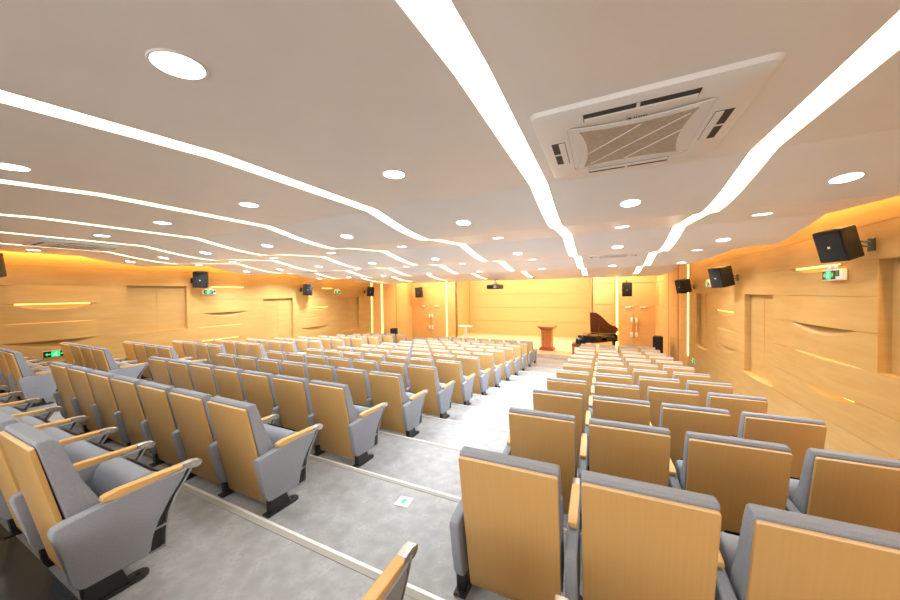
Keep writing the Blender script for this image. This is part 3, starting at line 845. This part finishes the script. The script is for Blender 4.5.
for i in range(51):
    if i % 7 not in (2, 6): box(bm, -.82, -.73, -.67+(i+1)*.0254-.006, -.67+(i+1)*.0254+.006, .722, .735)
build('black_keys', bm, M['black'], wk)
bm = NB(); box(bm, -.66, -.62, -.70, .68, .72, .99, .01, 2); build('fallboard', bm, M['piano'], t)
bm = NB(); prism(bm, [(-.60, .995), (-.30, .995), (-.30, 1.01), (-.60, 1.01)], -.62, .60, 'y', .003, 1); prism(bm, [(-.42, 1.01), (-.40, 1.01), (-.33, 1.10), (-.35, 1.10)], -.36, .36, 'y')
build('music_desk', bm, M['lid'], t)
# raised main lid, hinged along the straight far side
lid = [(x, y) for x, y in plan(1.01) if x > -.45]
lid = [(-.28, .72), (-.28, -.74), (-.04, -.74)] + [(x+.10*(1-min(1, max(0, (x+.2)/.9))), y) for x, y in plan(1.01)[4:]]
bm = NB(); prism(bm, [(x, y-.72) for x, y in lid], 0, .02, 'z', .004, 1)
bmesh.ops.transform(bm, matrix=Matrix.Translation((0, .72, 1.0)) @ Matrix.Rotation(-math.radians(45), 4, 'X'), verts=bm.verts)
build('lid', bm, M['lid'], t)
bm = NB(); prism(bm, [(-.62, .72), (-.62, -.74), (-.31, -.74), (-.31, .72)], 0, .018, 'z', .004, 1)
bmesh.ops.transform(bm, matrix=Matrix.Translation((.025, .72, 1.024)) @ Matrix.Rotation(-math.radians(45), 4, 'X') @ Matrix.Translation((0, -.72, 0)), verts=bm.verts)
bmesh.ops.transform(bm, matrix=Matrix.Translation((.28, 0, 0)), verts=bm.verts)
build('front_lid', bm, M['lid'], t)
bm = NB(); tube(bm, (.05, -.60, .99), (.10, -.22, 1.88), .011, 8); build('lid_prop', bm, M['lid'], t)
for (x, y) in ((-.55, -.6), (-.55, .58), (.70, .42)):
    bm = NB(); lathe(bm, [(.0, .08), (.035, .08), (.05, .2), (.065, .62), (.065, .69), (0, .69)], 12, (x, y, 0)); lathe(bm, [(.0, 0), (.03, .005), (.035, .035), (.02, .07), (.015, .09)], 12, (x, y, 0))
    build('leg', bm, M['piano'], t)
bm = NB()
for s in (-.06, .06): tube(bm, (-.42, s, .10), (-.42, s*1.6, .68), .012, 8)
box(bm, -.48, -.36, -.12, .12, .06, .12, .006, 1)
for s in (-.07, 0, .07): box(bm, -.58, -.47, s-.016, s+.016, .05, .06, .002, 1, mi=1)
build('pedal_lyre', bm, [M['piano'], M['gold']], t)
t = thing('piano_bench', 'dark red piano bench at the keyboard end of the grand piano', 'bench', (-.93, 13.95, SZ))
bm = NB(); box(bm, -.17, .17, -.34, .34, .42, .50, .03, 3); build('seat', bm, M['bench'], t)
bm = NB(); box(bm, -.16, .16, -.33, .33, .36, .42, .005, 1); build('seat_frame', bm, M['lecternred'], t)
for sx in (-1, 1):
    for sy in (-1, 1):
        bm = NB(); box(bm, sx*.13-.022, sx*.13+.022, sy*.29-.022, sy*.29+.022, 0, .37, .004, 1); build('leg', bm, M['lecternred'], t)

# ------------------------------------------------------------------ floor guide plates in the aisle
def guide(x, y, r, lab):
    t = thing('floor_guide', lab, 'floor sign', (x, y, tier_z(r)), .12, 'exit guide plates in the aisle floor')
    bm = NB(); box(bm, -.058, .058, -.058, .058, 0, .006, .002, 1); build('plate', bm, M['nosing'], t)
    bm = NB(); tube(bm, (0, 0, .006), (0, 0, .0075), .042, 24); d = build('lens', bm, M['guide'], t)
    bm = NB(); prism(bm, [(-.034, 0), (0, .034), (.034, 0), (.014, 0), (.014, -.03), (-.014, -.03), (-.014, 0)], .0075, .009, 'z'); build('arrow', bm, M['green'], d)
guide(-1.443, 2.115, 1, 'white square guide plate with green arrow in the aisle floor, nearest one')
guide(-1.415, 4.82, 4, 'small guide plate with green arrow in the aisle floor, middle one of three')
guide(-1.52, 9.95, 9, 'tiny guide plate in the aisle floor nearest the stage')

bm = NB(); box(bm, -10.7, -2.0, -2.9, row_y(0)-.06, tier_z(-1)+.002, tier_z(-1)+.006)  # thin dark sheet, paints the shade on the floor behind the rear row
struct(build('floor_rear_shade', bm, M['vinyl_shade']), 'painted shade on the floor behind the rear row')
# low dark glass-topped case behind the rear row
t = thing('equipment_case', 'low dark glass-topped case on the floor behind the rear row, bottom left', 'case', (-1.9, .05, tier_z(-1)))
hz = -1.10-tier_z(-1)
bm = NB(); box(bm, -.48, .55, -.36, .30, 0, hz-.012, .006, 1); build('body', bm, M['black'], t)
bm = NB(); box(bm, -.57, .60, -.42, .39, hz-.012, hz, .002, 1); g = build('glass_top', bm, M['glass'], t); g['label'] = 'dark clear glass top with a bright edge'
for sx in (-.44, .5):
    for sy in (-.32, .25):
        bm = NB(); tube(bm, (sx, sy, 0), (sx, sy, .01), .02, 10); build('foot', bm, M['steel_black'], t)
bm = NB(); box(bm, -10.7, -2.3, row_y(0)+NOS+.004, .60, tier_z(0)+.001, tier_z(0)+.003)  # second dark sheet, shade painted on the floor under the rear chairs
struct(build('floor_rear_shade_strip', bm, M['vinyl_shade']), 'painted shade on the floor under the rear row')
